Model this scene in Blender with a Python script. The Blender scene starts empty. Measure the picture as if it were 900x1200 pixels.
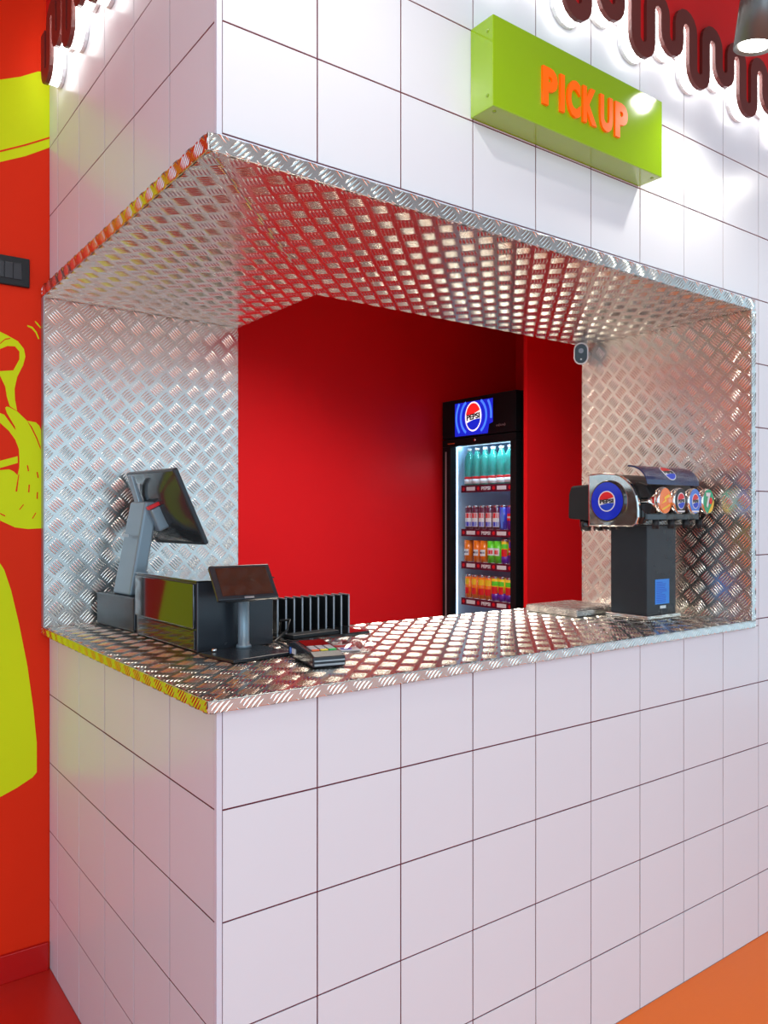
import bpy, bmesh, math, random
import numpy as np
from mathutils import Matrix, Vector
random.seed(7)
PI = math.pi
S = bpy.context.scene
COL = S.collection

# ---------------------------------------------------------------- camera, world, light, exposure
cam = bpy.data.cameras.new('camera'); cam.sensor_fit = 'HORIZONTAL'; cam.sensor_width = 36
cam.lens = 930 / 900 * 36; cam.shift_y = 5 / 900; cam.clip_start = .02
co = bpy.data.objects.new('camera', cam); COL.objects.link(co)
co.location = (-.5975, -1.300, 1.3214)
co.rotation_euler = (PI / 2, 0, math.atan2(.8032, .5957) - PI / 2)
S.camera = co
S.view_settings.view_transform = 'Standard'; S.view_settings.look = 'None'
S.view_settings.exposure = 0.0; S.view_settings.gamma = 1; S.view_settings.use_curve_mapping = False

W = bpy.data.worlds.new('world'); S.world = W; W.use_nodes = True
W.node_tree.nodes['Background'].inputs[0].default_value = (.60, .82, 1.0, 1)
W.node_tree.nodes['Background'].inputs[1].default_value = 1.15

def lamp(kind, name, loc, target, power, color=(1, 1, 1), **kw):
    l = bpy.data.lights.new(name, kind); l.energy = power; l.color = color
    for k, v in kw.items(): setattr(l, k, v)
    o = bpy.data.objects.new(name, l); COL.objects.link(o); o.location = loc
    d = Vector(target) - Vector(loc)
    o.rotation_euler = d.to_track_quat('-Z', 'Y').to_euler()
    return o
# added, unseen fill lamps on the guest side, the kitchen ceiling panel
lamp('AREA', 'added_room_fill', (-.6, -2.6, 3.1), (-.6, -2.0, 0), 32, (.93, .97, 1.), shape='RECTANGLE', size=2.4, size_y=1.2)  # overhead fill added for general brightness, no visible fitting
lamp('AREA', 'added_cool_fill', (-1.6, -4.6, 1.6), (.4, 0, 1.1), 60, (.62, .82, 1.), shape='RECTANGLE', size=3.0, size_y=2.2)  # invented cool fill from behind the camera, brightens and blues the tiles
lamp('AREA', 'kitchen_panel_light', (1.5, 1.00, 2.6), (1.6, 1.1, 0), 40, (1, .93, .82), shape='RECTANGLE', size=1.6, size_y=.45, spread=2.0)
# track spots above the hatch front
SPOTS = [(-.75, -.75), (.15, -.50), (1.368, -.235), (2.35, -.40)]

# ---------------------------------------------------------------- materials
def mat(name, color, rough=.5, metal=0., emit=None, estr=1., noise=None, bump=0., bscale=60., spec=.5, alpha=1., trans=0., coat=0.):
    m = bpy.data.materials.new(name); m.use_nodes = True
    nt = m.node_tree; b = nt.nodes['Principled BSDF']
    c = tuple(color) + (1,)
    b.inputs['Base Color'].default_value = c; b.inputs['Roughness'].default_value = rough
    b.inputs['Metallic'].default_value = metal; b.inputs['Specular IOR Level'].default_value = spec
    b.inputs['Coat Weight'].default_value = coat; b.inputs['Coat Roughness'].default_value = .05
    b.inputs['Transmission Weight'].default_value = trans; b.inputs['Alpha'].default_value = alpha
    if emit: b.inputs['Emission Color'].default_value = tuple(emit) + (1,); b.inputs['Emission Strength'].default_value = estr
    tc = nt.nodes.new('ShaderNodeTexCoord')
    nz = nt.nodes.new('ShaderNodeTexNoise'); nz.inputs['Scale'].default_value = noise[0] if noise else 12; nz.inputs['Detail'].default_value = 4
    nt.links.new(tc.outputs['Object'], nz.inputs['Vector'])
    amt = noise[1] if noise else .04
    mr = nt.nodes.new('ShaderNodeMapRange'); mr.inputs['To Min'].default_value = 1 - amt; mr.inputs['To Max'].default_value = 1 + amt
    nt.links.new(nz.outputs['Fac'], mr.inputs['Value'])
    mx = nt.nodes.new('ShaderNodeVectorMath'); mx.operation = 'SCALE'; mx.inputs[0].default_value = color
    nt.links.new(mr.outputs['Result'], mx.inputs['Scale']); nt.links.new(mx.outputs[0], b.inputs['Base Color'])
    if noise and len(noise) > 2:
        r2 = nt.nodes.new('ShaderNodeMapRange'); r2.inputs['To Min'].default_value = max(.02, rough - noise[2]); r2.inputs['To Max'].default_value = rough + noise[2]
        nt.links.new(nz.outputs['Fac'], r2.inputs['Value']); nt.links.new(r2.outputs['Result'], b.inputs['Roughness'])
    if bump:
        n2 = nt.nodes.new('ShaderNodeTexNoise'); n2.inputs['Scale'].default_value = bscale; n2.inputs['Detail'].default_value = 3
        bp = nt.nodes.new('ShaderNodeBump'); bp.inputs['Strength'].default_value = bump; bp.inputs['Distance'].default_value = .002
        nt.links.new(tc.outputs['Object'], n2.inputs['Vector']); nt.links.new(n2.outputs['Fac'], bp.inputs['Height']); nt.links.new(bp.outputs[0], b.inputs['Normal'])
    return m
M = dict(
    tile=mat('glazed_tile', (.82, .84, .87), .26, noise=(3, .02, .03), spec=.5),
    grout=mat('maroon_grout', (.13, .006, .022), .8, noise=(200, .15)),
    trim=mat('white_trim', (.78, .79, .86), .3),
    alu=mat('aluminium_sheet', (.73, .72, .68), .26, 1., noise=(5, .08, .05), bump=.12, bscale=14),
    bar=mat('aluminium_tread', (.88, .86, .80), .18, 1., noise=(40, .06, .04)),
    redwall=mat('red_paint', (.84, .030, .004), .6, spec=.15, noise=(2, .05), bump=.25, bscale=420),
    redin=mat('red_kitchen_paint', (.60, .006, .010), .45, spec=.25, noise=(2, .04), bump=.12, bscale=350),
    lime=mat('lime_paint', (.72, .84, .006), .6, spec=.15, noise=(2, .03), bump=.2, bscale=420),
    limebox=mat('lime_sign_acrylic', (.31, .53, .003), .12, coat=.5),
    orange_l=mat('orange_letters', (1., .14, .0), .3, emit=(1, .14, 0), estr=.25),
    floor=mat('orange_floor', (1., .18, .010), .35, spec=.3, noise=(4, .04, .04), bump=.05),
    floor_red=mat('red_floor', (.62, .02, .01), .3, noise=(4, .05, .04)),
    base=mat('red_skirting', (.55, .007, .006), .3),
    drip=mat('maroon_letter_face', (.15, .032, .026), .35),
    led=mat('led_side', (1, 1, 1), .5, emit=(1, .98, .95), estr=4.5),
    dripred=mat('red_panel', (.72, .01, .012), .4),
    black=mat('black_plastic', (.014, .016, .018), .35, spec=.3, bump=.1, bscale=900),
    blackg=mat('black_gloss', (.012, .013, .014), .07, coat=.6),
    coolblack=mat('cooler_black', (.007, .009, .011), .4, spec=.12),
    shell=mat('dark_shell', (.030, .034, .036), .14, spec=.8),
    blackm=mat('black_metal', (.022, .026, .032), .25, noise=(20, .1, .05)),
    grey=mat('grey_plastic', (.24, .30, .34), .32, .3),
    lgrey=mat('light_grey_metal', (.42, .44, .47), .35, .6),
    spotgrey=mat('spotlight_grey', (.17, .17, .16), .35, .5),
    chrome=mat('chrome', (.86, .85, .82), .06, 1.),
    steel=mat('brushed_steel', (.62, .61, .59), .26, 1., noise=(30, .06, .06)),
    white=mat('white_plastic', (.82, .84, .86), .3),
    screen=mat('screen_glass', (.03, .012, .010), .04, coat=1.),
    blue=mat('blue_badge', (.012, .03, .62), .15, coat=.6),
    blue_e=mat('blue_lightbox', (.01, .03, .7), .3, emit=(.005, .02, .7), estr=.7),
    blue2_e=mat('blue_lightbox_ring', (.06, .20, 1.), .3, emit=(.05, .2, 1.), estr=1.1),
    white_e=mat('white_lightbox', (1, 1, 1), .3, emit=(1, 1, 1), estr=.9),
    red_e=mat('red_lightbox', (.9, .02, .02), .3, emit=(.9, .02, .02), estr=.8),
    black_p=mat('black_print', (.01, .01, .012), .3),
    white_p=mat('white_print', (.85, .85, .85), .3),
    red_p=mat('red_print', (.80, .015, .02), .3),
    blue_p=mat('blue_print', (.01, .06, .62), .3),
    lblue_p=mat('light_blue_print', (.08, .25, .85), .25, coat=.5),
    sticker=mat('blue_sticker', (.06, .30, .85), .4),
    orange_p=mat('orange_print', (1., .22, .01), .25, coat=.5),
    yellow_p=mat('yellow_print', (1., .62, .02), .3),
    green_p=mat('green_print', (.01, .42, .16), .25, coat=.4),
    lime_p=mat('bright_green_print', (.12, .75, .03), .25),
    purple_p=mat('purple_print', (.10, .02, .35), .3),
    maroon_p=mat('maroon_print', (.10, .008, .03), .3),
    navy_p=mat('navy_print', (.012, .02, .09), .2, coat=.5),
    cooler_in=mat('cooler_lining', (.50, .72, .90), .4),
    alu_can=mat('can_metal', (.8, .8, .82), .2, 1.),
    teal=mat('teal_water_bottle', (.10, .80, .62), .08, trans=.75),
    strip=mat('cooler_lamp', (1, 1, 1), .5, emit=(.62, .82, 1.), estr=1.5),
    lens=mat('spot_lens', (1, 1, 1), .5, emit=(1, .96, .88), estr=14.),
    ceil=mat('ceiling_paint', (.30, .29, .29), .8),
    kceil=mat('kitchen_ceiling_paint', (.80, .78, .74), .8),
    kfloor=mat('kitchen_floor', (.25, .25, .26), .5),
    yellow_t=mat('yellow_key', (.9, .7, .05), .3), green_t=mat('green_key', (.02, .6, .12), .3), red_t=mat('red_key', (.9, .12, .02), .3),
)
def glassmat(name, tint, lo, hi):
    m = bpy.data.materials.new(name); m.use_nodes = True; nt = m.node_tree; nt.nodes.clear()
    o = nt.nodes.new('ShaderNodeOutputMaterial'); mx = nt.nodes.new('ShaderNodeMixShader')
    t = nt.nodes.new('ShaderNodeBsdfTransparent'); g = nt.nodes.new('ShaderNodeBsdfGlossy'); fr = nt.nodes.new('ShaderNodeLayerWeight')
    p = nt.nodes.new('ShaderNodeMath'); p.operation = 'POWER'; p.inputs[1].default_value = 4; q = nt.nodes.new('ShaderNodeMath'); q.operation = 'MULTIPLY_ADD'; q.inputs[1].default_value = hi; q.inputs[2].default_value = lo
    t.inputs[0].default_value = tint + (1,); g.inputs['Roughness'].default_value = .02
    nt.links.new(fr.outputs['Facing'], p.inputs[0]); nt.links.new(p.outputs[0], q.inputs[0]); nt.links.new(q.outputs[0], mx.inputs[0])
    nt.links.new(t.outputs[0], mx.inputs[1]); nt.links.new(g.outputs[0], mx.inputs[2]); nt.links.new(mx.outputs[0], o.inputs[0])
    return m
M['glass'] = glassmat('cooler_glass', (.95, .98, 1.), .03, .5)
M['film'] = glassmat('clear_film', (.90, .92, .95), .22, .6)

# ---------------------------------------------------------------- mesh builder
class MB:
    def __init__(s): s.v = []; s.f = []; s.m = []; s.sm = []
    def add(s, vs, fs, mi=0, X=None, smooth=False):
        b = len(s.v)
        s.v += [tuple(X @ Vector(v)) if X is not None else tuple(v) for v in vs]
        for f in fs: s.f.append(tuple(b + i for i in f)); s.m.append(mi); s.sm.append(smooth)
        return s
    def box(s, x0, x1, y0, y1, z0, z1, mi=0, X=None):
        vs = [(x, y, z) for z in (z0, z1) for x, y in ((x0, y0), (x1, y0), (x1, y1), (x0, y1))]
        return s.add(vs, [(3, 2, 1, 0), (4, 5, 6, 7), (0, 1, 5, 4), (1, 2, 6, 5), (2, 3, 7, 6), (3, 0, 4, 7)], mi, X)
    def prism(s, pts, d0, d1, mi=0, X=None):
        """pts in (u,v), extruded along w between d0 and d1; local axes u,v,w = x,y,z of X"""
        n = len(pts)
        vs = [(u, v, d0) for u, v in pts] + [(u, v, d1) for u, v in pts]
        fs = [tuple(range(n))[::-1], tuple(range(n, 2 * n))] + [(i, (i + 1) % n, n + (i + 1) % n, n + i) for i in range(n)]
        return s.add(vs, fs, mi, X)
    def lathe(s, prof, n=24, mi=0, X=None, smooth=True):
        vs = []; fs = []
        for r, z in prof:
            for k in range(n): a = 2 * PI * k / n; vs.append((r * math.cos(a), r * math.sin(a), z))
        for j in range(len(prof) - 1):
            for k in range(n):
                a = j * n + k; b = j * n + (k + 1) % n; fs.append((a, b, b + n, a + n))
        fs.append(tuple(range(n))[::-1]); fs.append(tuple(range((len(prof) - 1) * n, len(prof) * n)))
        s.add(vs, fs, mi, X, smooth)
        return s
    def cyl(s, r, z0, z1, n=24, mi=0, X=None, smooth=True): return s.lathe([(r, z0), (r, z1)], n, mi, X, smooth)
    def tube(s, pts, r, n=8, mi=0, X=None):
        pts = [Vector(p) for p in pts]; vs = []; fs = []
        up = Vector((0, 0, 1))
        for i, p in enumerate(pts):
            t = (pts[min(i + 1, len(pts) - 1)] - pts[max(i - 1, 0)]).normalized()
            a = t.cross(up); a = a.normalized() if a.length > 1e-3 else Vector((1, 0, 0)); b = t.cross(a)
            rr = r[i] if isinstance(r, (list, tuple)) else r
            for k in range(n): q = 2 * PI * k / n; vs.append(p + a * math.cos(q) * rr + b * math.sin(q) * rr)
        for i in range(len(pts) - 1):
            for k in range(n): a = i * n + k; b = i * n + (k + 1) % n; fs.append((a, b, b + n, a + n))
        fs += [tuple(range(n))[::-1], tuple(range(len(vs) - n, len(vs)))]
        return s.add(vs, fs, mi, X, True)
    def build(s, name, mats, parent=None, bevel=0, loc=None, seg=2, recalc=True):
        me = bpy.data.meshes.new(name)
        if parent is not None and loc is None:
            pass
        me.from_pydata(s.v, [], s.f)
        for m in (mats if isinstance(mats, (list, tuple)) else [mats]): me.materials.append(M[m])
        me.polygons.foreach_set('material_index', s.m); me.polygons.foreach_set('use_smooth', s.sm)
        if recalc:
            bm = bmesh.new(); bm.from_mesh(me); bmesh.ops.recalc_face_normals(bm, faces=bm.faces); bm.to_mesh(me); bm.free()
        o = bpy.data.objects.new(name, me); COL.objects.link(o)
        if parent is not None: o.parent = parent
        if loc: o.location = loc
        if bevel:
            b = o.modifiers.new('bevel', 'BEVEL'); b.width = bevel; b.segments = seg; b.limit_method = 'ANGLE'; b.angle_limit = .7; b.harden_normals = False
            for p in me.polygons: p.use_smooth = p.use_smooth
        return o
def thing(name, label, cat, loc=(0, 0, 0), rotz=0., group=None):
    o = bpy.data.objects.new(name, None); COL.objects.link(o); o.empty_display_size = .05
    o.location = loc; o.rotation_euler = (0, 0, rotz); o['label'] = label; o['category'] = cat
    if group: o['group'] = group
    return o
def struct(o, label=None, cat=None):
    o['kind'] = 'structure'
    if label: o['label'] = label
    if cat: o['category'] = cat
    return o
def frame(origin, u, v):
    """matrix with local x=u, y=v, z=u x v"""
    u = Vector(u).normalized(); v = Vector(v); v = (v - u * v.dot(u)).normalized(); w = u.cross(v)
    m = Matrix((u, v, w)).transposed().to_4x4(); m.translation = Vector(origin); return m
def copy_tree(o, parent=None):
    c = o.copy(); COL.objects.link(c)
    if parent is not None: c.parent = parent
    for ch in list(o.children): copy_tree(ch, c)
    return c
def text(mb, s, mi, X, w, h, depth=.001, bold=.02, cx=0, cy=0):
    """lettering fitted to w x h, centred on (cx,cy) of frame X"""
    cu = bpy.data.curves.new('txt', 'FONT'); cu.body = s; cu.size = 1; cu.offset = bold; cu.resolution_u = 4; cu.extrude = .02
    o = bpy.data.objects.new('txt', cu); COL.objects.link(o)
    dg = bpy.context.evaluated_depsgraph_get(); me = bpy.data.meshes.new_from_object(o.evaluated_get(dg))
    vs = [v.co.copy() for v in me.vertices]; fs = [tuple(p.vertices) for p in me.polygons]
    x0 = min(v.x for v in vs); x1 = max(v.x for v in vs); y0 = min(v.y for v in vs); y1 = max(v.y for v in vs)
    vs = [((v.x - (x0 + x1) / 2) * w / (x1 - x0) + cx, (v.y - (y0 + y1) / 2) * h / (y1 - y0) + cy, (v.z + .02) / .04 * depth) for v in vs]
    mb.add(vs, fs, mi, X)
    bpy.data.objects.remove(o); bpy.data.curves.remove(cu); bpy.data.meshes.remove(me)
def circ(r, n=32, cx=0, cy=0, a0=0, a1=2 * PI, ry=None):
    full = abs(a1 - a0 - 2 * PI) < 1e-6
    return [(cx + r * math.cos(a0 + (a1 - a0) * k / (n if full else n - 1)), cy + (ry or r) * math.sin(a0 + (a1 - a0) * k / (n if full else n - 1))) for k in range(n)]
def globe(mb, X, r, w, mis, letters=True, tilt=.13, rx=1.):
    """round drink emblem: white disc, red cap, blue bowl, black word; mis = white, red, blue, black"""
    Y = X @ Matrix.Diagonal((rx, 1, 1, 1))
    mb.prism(circ(r), w, w + .0006, mis[0], Y)
    q = r * .90
    def seg(lo, hi, wave):
        a = circ(q, 16, 0, 0, lo, hi)
        e = a[0], a[-1]; n = 8
        for k in range(1, n):
            t = k / n; x = e[1][0] + (e[0][0] - e[1][0]) * t; y = e[1][1] + (e[0][1] - e[1][1]) * t
            a.append((x, y + wave * math.sin(PI * t)))
        return a
    mb.prism(seg(.30 + tilt, PI - .30 + tilt, -.08 * r), w + .0006, w + .0010, mis[1], Y)
    mb.prism(seg(PI + .34 + tilt, 2 * PI - .34 + tilt, .08 * r), w + .0006, w + .0010, mis[2], Y)
    if letters: text(mb, 'PEPSI', mis[3], Y @ Matrix.Translation((0, 0, w + .0004)) @ Matrix.Rotation(.06, 4, 'Z'), r * 1.62, r * .40, .0010, .045)
    return mb

# ---------------------------------------------------------------- chequer plate: real raised bars, five to a cell
PITCH = .0610
def tread(parent, X, w, h, fit=None, phase=(0., 0.), name='tread_pattern', flip=False):
    """bars on the rectangle 0..w x 0..h of frame X; fit(u,v)->(u,v) clamps vertices to a mitre; cells whose centre fit() moves far are dropped"""
    NL, NW = 7, 5
    t = np.linspace(-1, 1, NL); s = np.linspace(-1, 1, NW)
    half = np.sqrt(np.clip(1 - t ** 2, 0, 1)) ** .8 * .0026 + .0002
    L = .0182; H = .0016
    base = np.zeros((NL, NW, 3))
    for i in range(NL):
        base[i, :, 0] = t[i] * L; base[i, :, 1] = s * half[i]
        base[i, :, 2] = H * (1 - s ** 2) * (1 - t[i] ** 4) - .0001
    base = base.reshape(-1, 3)
    fc = [(i * NW + j, i * NW + j + 1, (i + 1) * NW + j + 1, (i + 1) * NW + j) for i in range(NL - 1) for j in range(NW - 1)]
    fc = np.array(fc)[:, ::-1]
    V = []; cnt = 0
    ni = int(w / PITCH) + 3; nj = int(h / PITCH) + 3
    for i in range(-1, ni):
        for j in range(-1, nj):
            for typ in (0, 1):
                cu = (i + .5 * typ) * PITCH + phase[0]; cv = (j + .5 * typ) * PITCH + phase[1]
                ang = (PI / 4 if (typ == 0) != flip else -PI / 4)
                ca, sa = math.cos(ang), math.sin(ang)
                for k in range(-2, 3):
                    ou, ov = -sa * k * .0080, ca * k * .0080
                    pu, pv = cu + ou, cv + ov
                    if pu < -.014 or pu > w + .014 or pv < -.014 or pv > h + .014: continue
                    if fit is not None:
                        fu, fv = fit(np.array([pu]), np.array([pv]))
                        if abs(fu[0] - pu) + abs(fv[0] - pv) > .012: continue
                    b = base.copy(); u = b[:, 0] * ca - b[:, 1] * sa + pu; v = b[:, 0] * sa + b[:, 1] * ca + pv
                    uc = np.clip(u, 0, w); vc = np.clip(v, 0, h)
                    if fit is not None: uc, vc = fit(uc, vc)
                    if np.ptp(uc) < .002 or np.ptp(vc) < .002: continue
                    b[:, 0] = uc; b[:, 1] = vc; V.append(b); cnt += 1
    V = np.concatenate(V)
    Xn = np.array(X); V = V @ Xn[:3, :3].T + Xn[:3, 3]
    F = (fc[None] + (np.arange(cnt) * NL * NW)[:, None, None]).reshape(-1, 4)
    me = bpy.data.meshes.new(name); me.vertices.add(len(V)); me.vertices.foreach_set('co', V.ravel().astype(np.float32))
    me.loops.add(F.size); me.loops.foreach_set('vertex_index', F.ravel().astype(np.int32))
    me.polygons.add(len(F)); me.polygons.foreach_set('loop_start', np.arange(0, F.size, 4, dtype=np.int32))
    me.update(calc_edges=True); me.validate(); me.materials.append(M['bar'])
    me.polygons.foreach_set('use_smooth', np.ones(len(me.polygons), dtype=bool))
    o = bpy.data.objects.new(name, me); COL.objects.link(o); o.parent = parent; o['kind'] = 'stuff'
    return o

# ================================================================ SETTING
# floors
mb = MB(); mb.box(-.02, 5, -5, 0, -.1, 0); mb.box(-3.5, -.02, -5, -.35, -.1, 0); mb.box(1.9, 5, 0, .08, -.1, 0)
o = mb.build('floor', 'floor'); struct(o)
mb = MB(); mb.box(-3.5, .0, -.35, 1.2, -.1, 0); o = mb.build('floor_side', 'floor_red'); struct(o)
mb = MB(); mb.box(0, 3.3, .08, 2.5, -.1, -.002); o = mb.build('floor_kitchen', 'kfloor'); struct(o)

ZTOP = 3.15
HX = 1.762          # inner face of the right lining
FZ0, FZ1 = .978, 1.988
# front wall: backing with the opening, tiles proud of it
def tile_obj(cache, w, h, parent, X, loc):
    key = (round(w, 4), round(h, 4), X)
    if key not in cache:
        mb = MB(); t = .0018 if X == 'front' else .0008; g = .0016; c = .0005
        # slab with a chamfered face; local: u across, v up, depth outward
        a = [(g, g), (w - g, g), (w - g, h - g), (g, h - g)]; b = [(g + c, g + c), (w - g - c, g + c), (w - g - c, h - g - c), (g + c, h - g - c)]
        if X == 'front': P = lambda u, v, d: (u, -d, v)
        else: P = lambda u, v, d: (-d, u, v)
        vs = [P(u, v, 0) for u, v in a] + [P(u, v, t - .0004) for u, v in a] + [P(u, v, t) for u, v in b]
        fs = [(0, 1, 2, 3), (8, 9, 10, 11)] + [(i, (i + 1) % 4, 4 + (i + 1) % 4, 4 + i) for i in range(4)] + [(4 + i, 4 + (i + 1) % 4, 8 + (i + 1) % 4, 8 + i) for i in range(4)]
        mb.add(vs, fs); o = mb.build('tile', 'tile'); cache[key] = o.data
    else:
        o = bpy.data.objects.new('tile', cache[key]); COL.objects.link(o)
    o.parent = parent; o.location = loc
    # hand-set tiles sit a hair out of plane
    o.rotation_euler = (random.gauss(0, .0008), 0, random.gauss(0, .0008)) if X == 'front' else (0, random.gauss(0, .0008), random.gauss(0, .0008))
    return o
cache = {}
colsF = [.0095] + [.005 + .2028 * k for k in range(1, 14)]
rows = [.2 * k for k in range(0, 16)]
mb = MB()
mb.box(.006, colsF[-1], .0018, .10, 0, FZ0 - .001)
mb.box(.006, colsF[-1], .0018, .10, FZ1 + .002, ZTOP)
mb.box(HX + .018, colsF[-1], .0018, .10, FZ0 - .001, FZ1 + .002)
wf = mb.build('wall_front', 'grout'); struct(wf)
for c in range(len(colsF) - 1):
    x0, x1 = colsF[c], colsF[c + 1]
    for r in range(len(rows)):
        z0, z1 = rows[r], min(rows[r] + .2, ZTOP)
        if z1 - z0 < .02: continue
        segs = [(x0, x1, z0, z1)]
        if x0 < HX + .02:
            if z0 >= .98 and z1 <= 2.001:
                if x1 <= HX + .03: continue
                segs = [(HX + .026, x1, z0, z1)]
            elif z0 < .98 < z1: segs = [(x0, x1, z0, FZ0 + .001)] + ([(HX + .026, x1, FZ0, z1)] if x1 > HX + .03 else [])
        for (a, b, c0, c1) in segs: tile_obj(cache, b - a, c1 - c0, wf, 'front', (a, .0018, c0))
mb = MB(); mb.box(.0095, HX + .024, .0, .006, FZ1 + .001, 1.9985); struct(mb.build('trim_1', 'trim'))
# left wall
colsL = [.0095, .222, .430, .635, .848, 1.06, 1.15]
mb = MB()
mb.box(.0008, .10, .1005, 1.15, 0, FZ0 - .001); mb.box(.0008, .10, .1005, 1.15, FZ1 + .002, ZTOP)
mb.box(.0008, .0055, .0065, .1005, 0, FZ0 - .001); mb.box(.0008, .0055, .0065, .1005, FZ1 + .002, ZTOP)
wl = mb.build('wall_left', 'grout'); struct(wl)
for c in range(6):
    for r in range(len(rows)):
        z0, z1 = rows[r], min(rows[r] + .2, ZTOP)
        if z1 - z0 < .02 or (z0 >= .98 and z1 <= 2.001): continue
        if z0 < .98 < z1: z1 = FZ0 + .001
        tile_obj(cache, colsL[c + 1] - colsL[c], z1 - z0, wl, 'left', (.0008, colsL[c], z0))
# corner trims (white angle)
for n, (a, b) in enumerate(((0, FZ0 - .0005), (FZ1 + .0005, ZTOP))):
    mb = MB(); mb.prism([(-.0015, -.0015), (.0092, -.0015), (.0092, .0038), (.0038, .0038), (.0038, .0092), (-.0015, .0092)], a, b)
    struct(mb.build('trim_%d' % (n + 2), 'trim', bevel=.001))
# red mural wall
mb = MB(); mb.box(-3.5, -.001, 1.15, 1.30, 0, ZTOP); mb.box(-.001, .299, 1.152, 1.30, 0, ZTOP)
wr = mb.build('wall_mural', 'redwall'); struct(wr)
def paint(pts, name, m, d=.0008, lift=0.):
    XM = frame((0, 1.15, 0), (1, 0, 0), (0, 0, 1))   # w = u x v = -y
    mb = MB(); mb.prism(pts, lift, lift + d, 0, XM)
    o = mb.build(name, m, wr); return o
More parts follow.
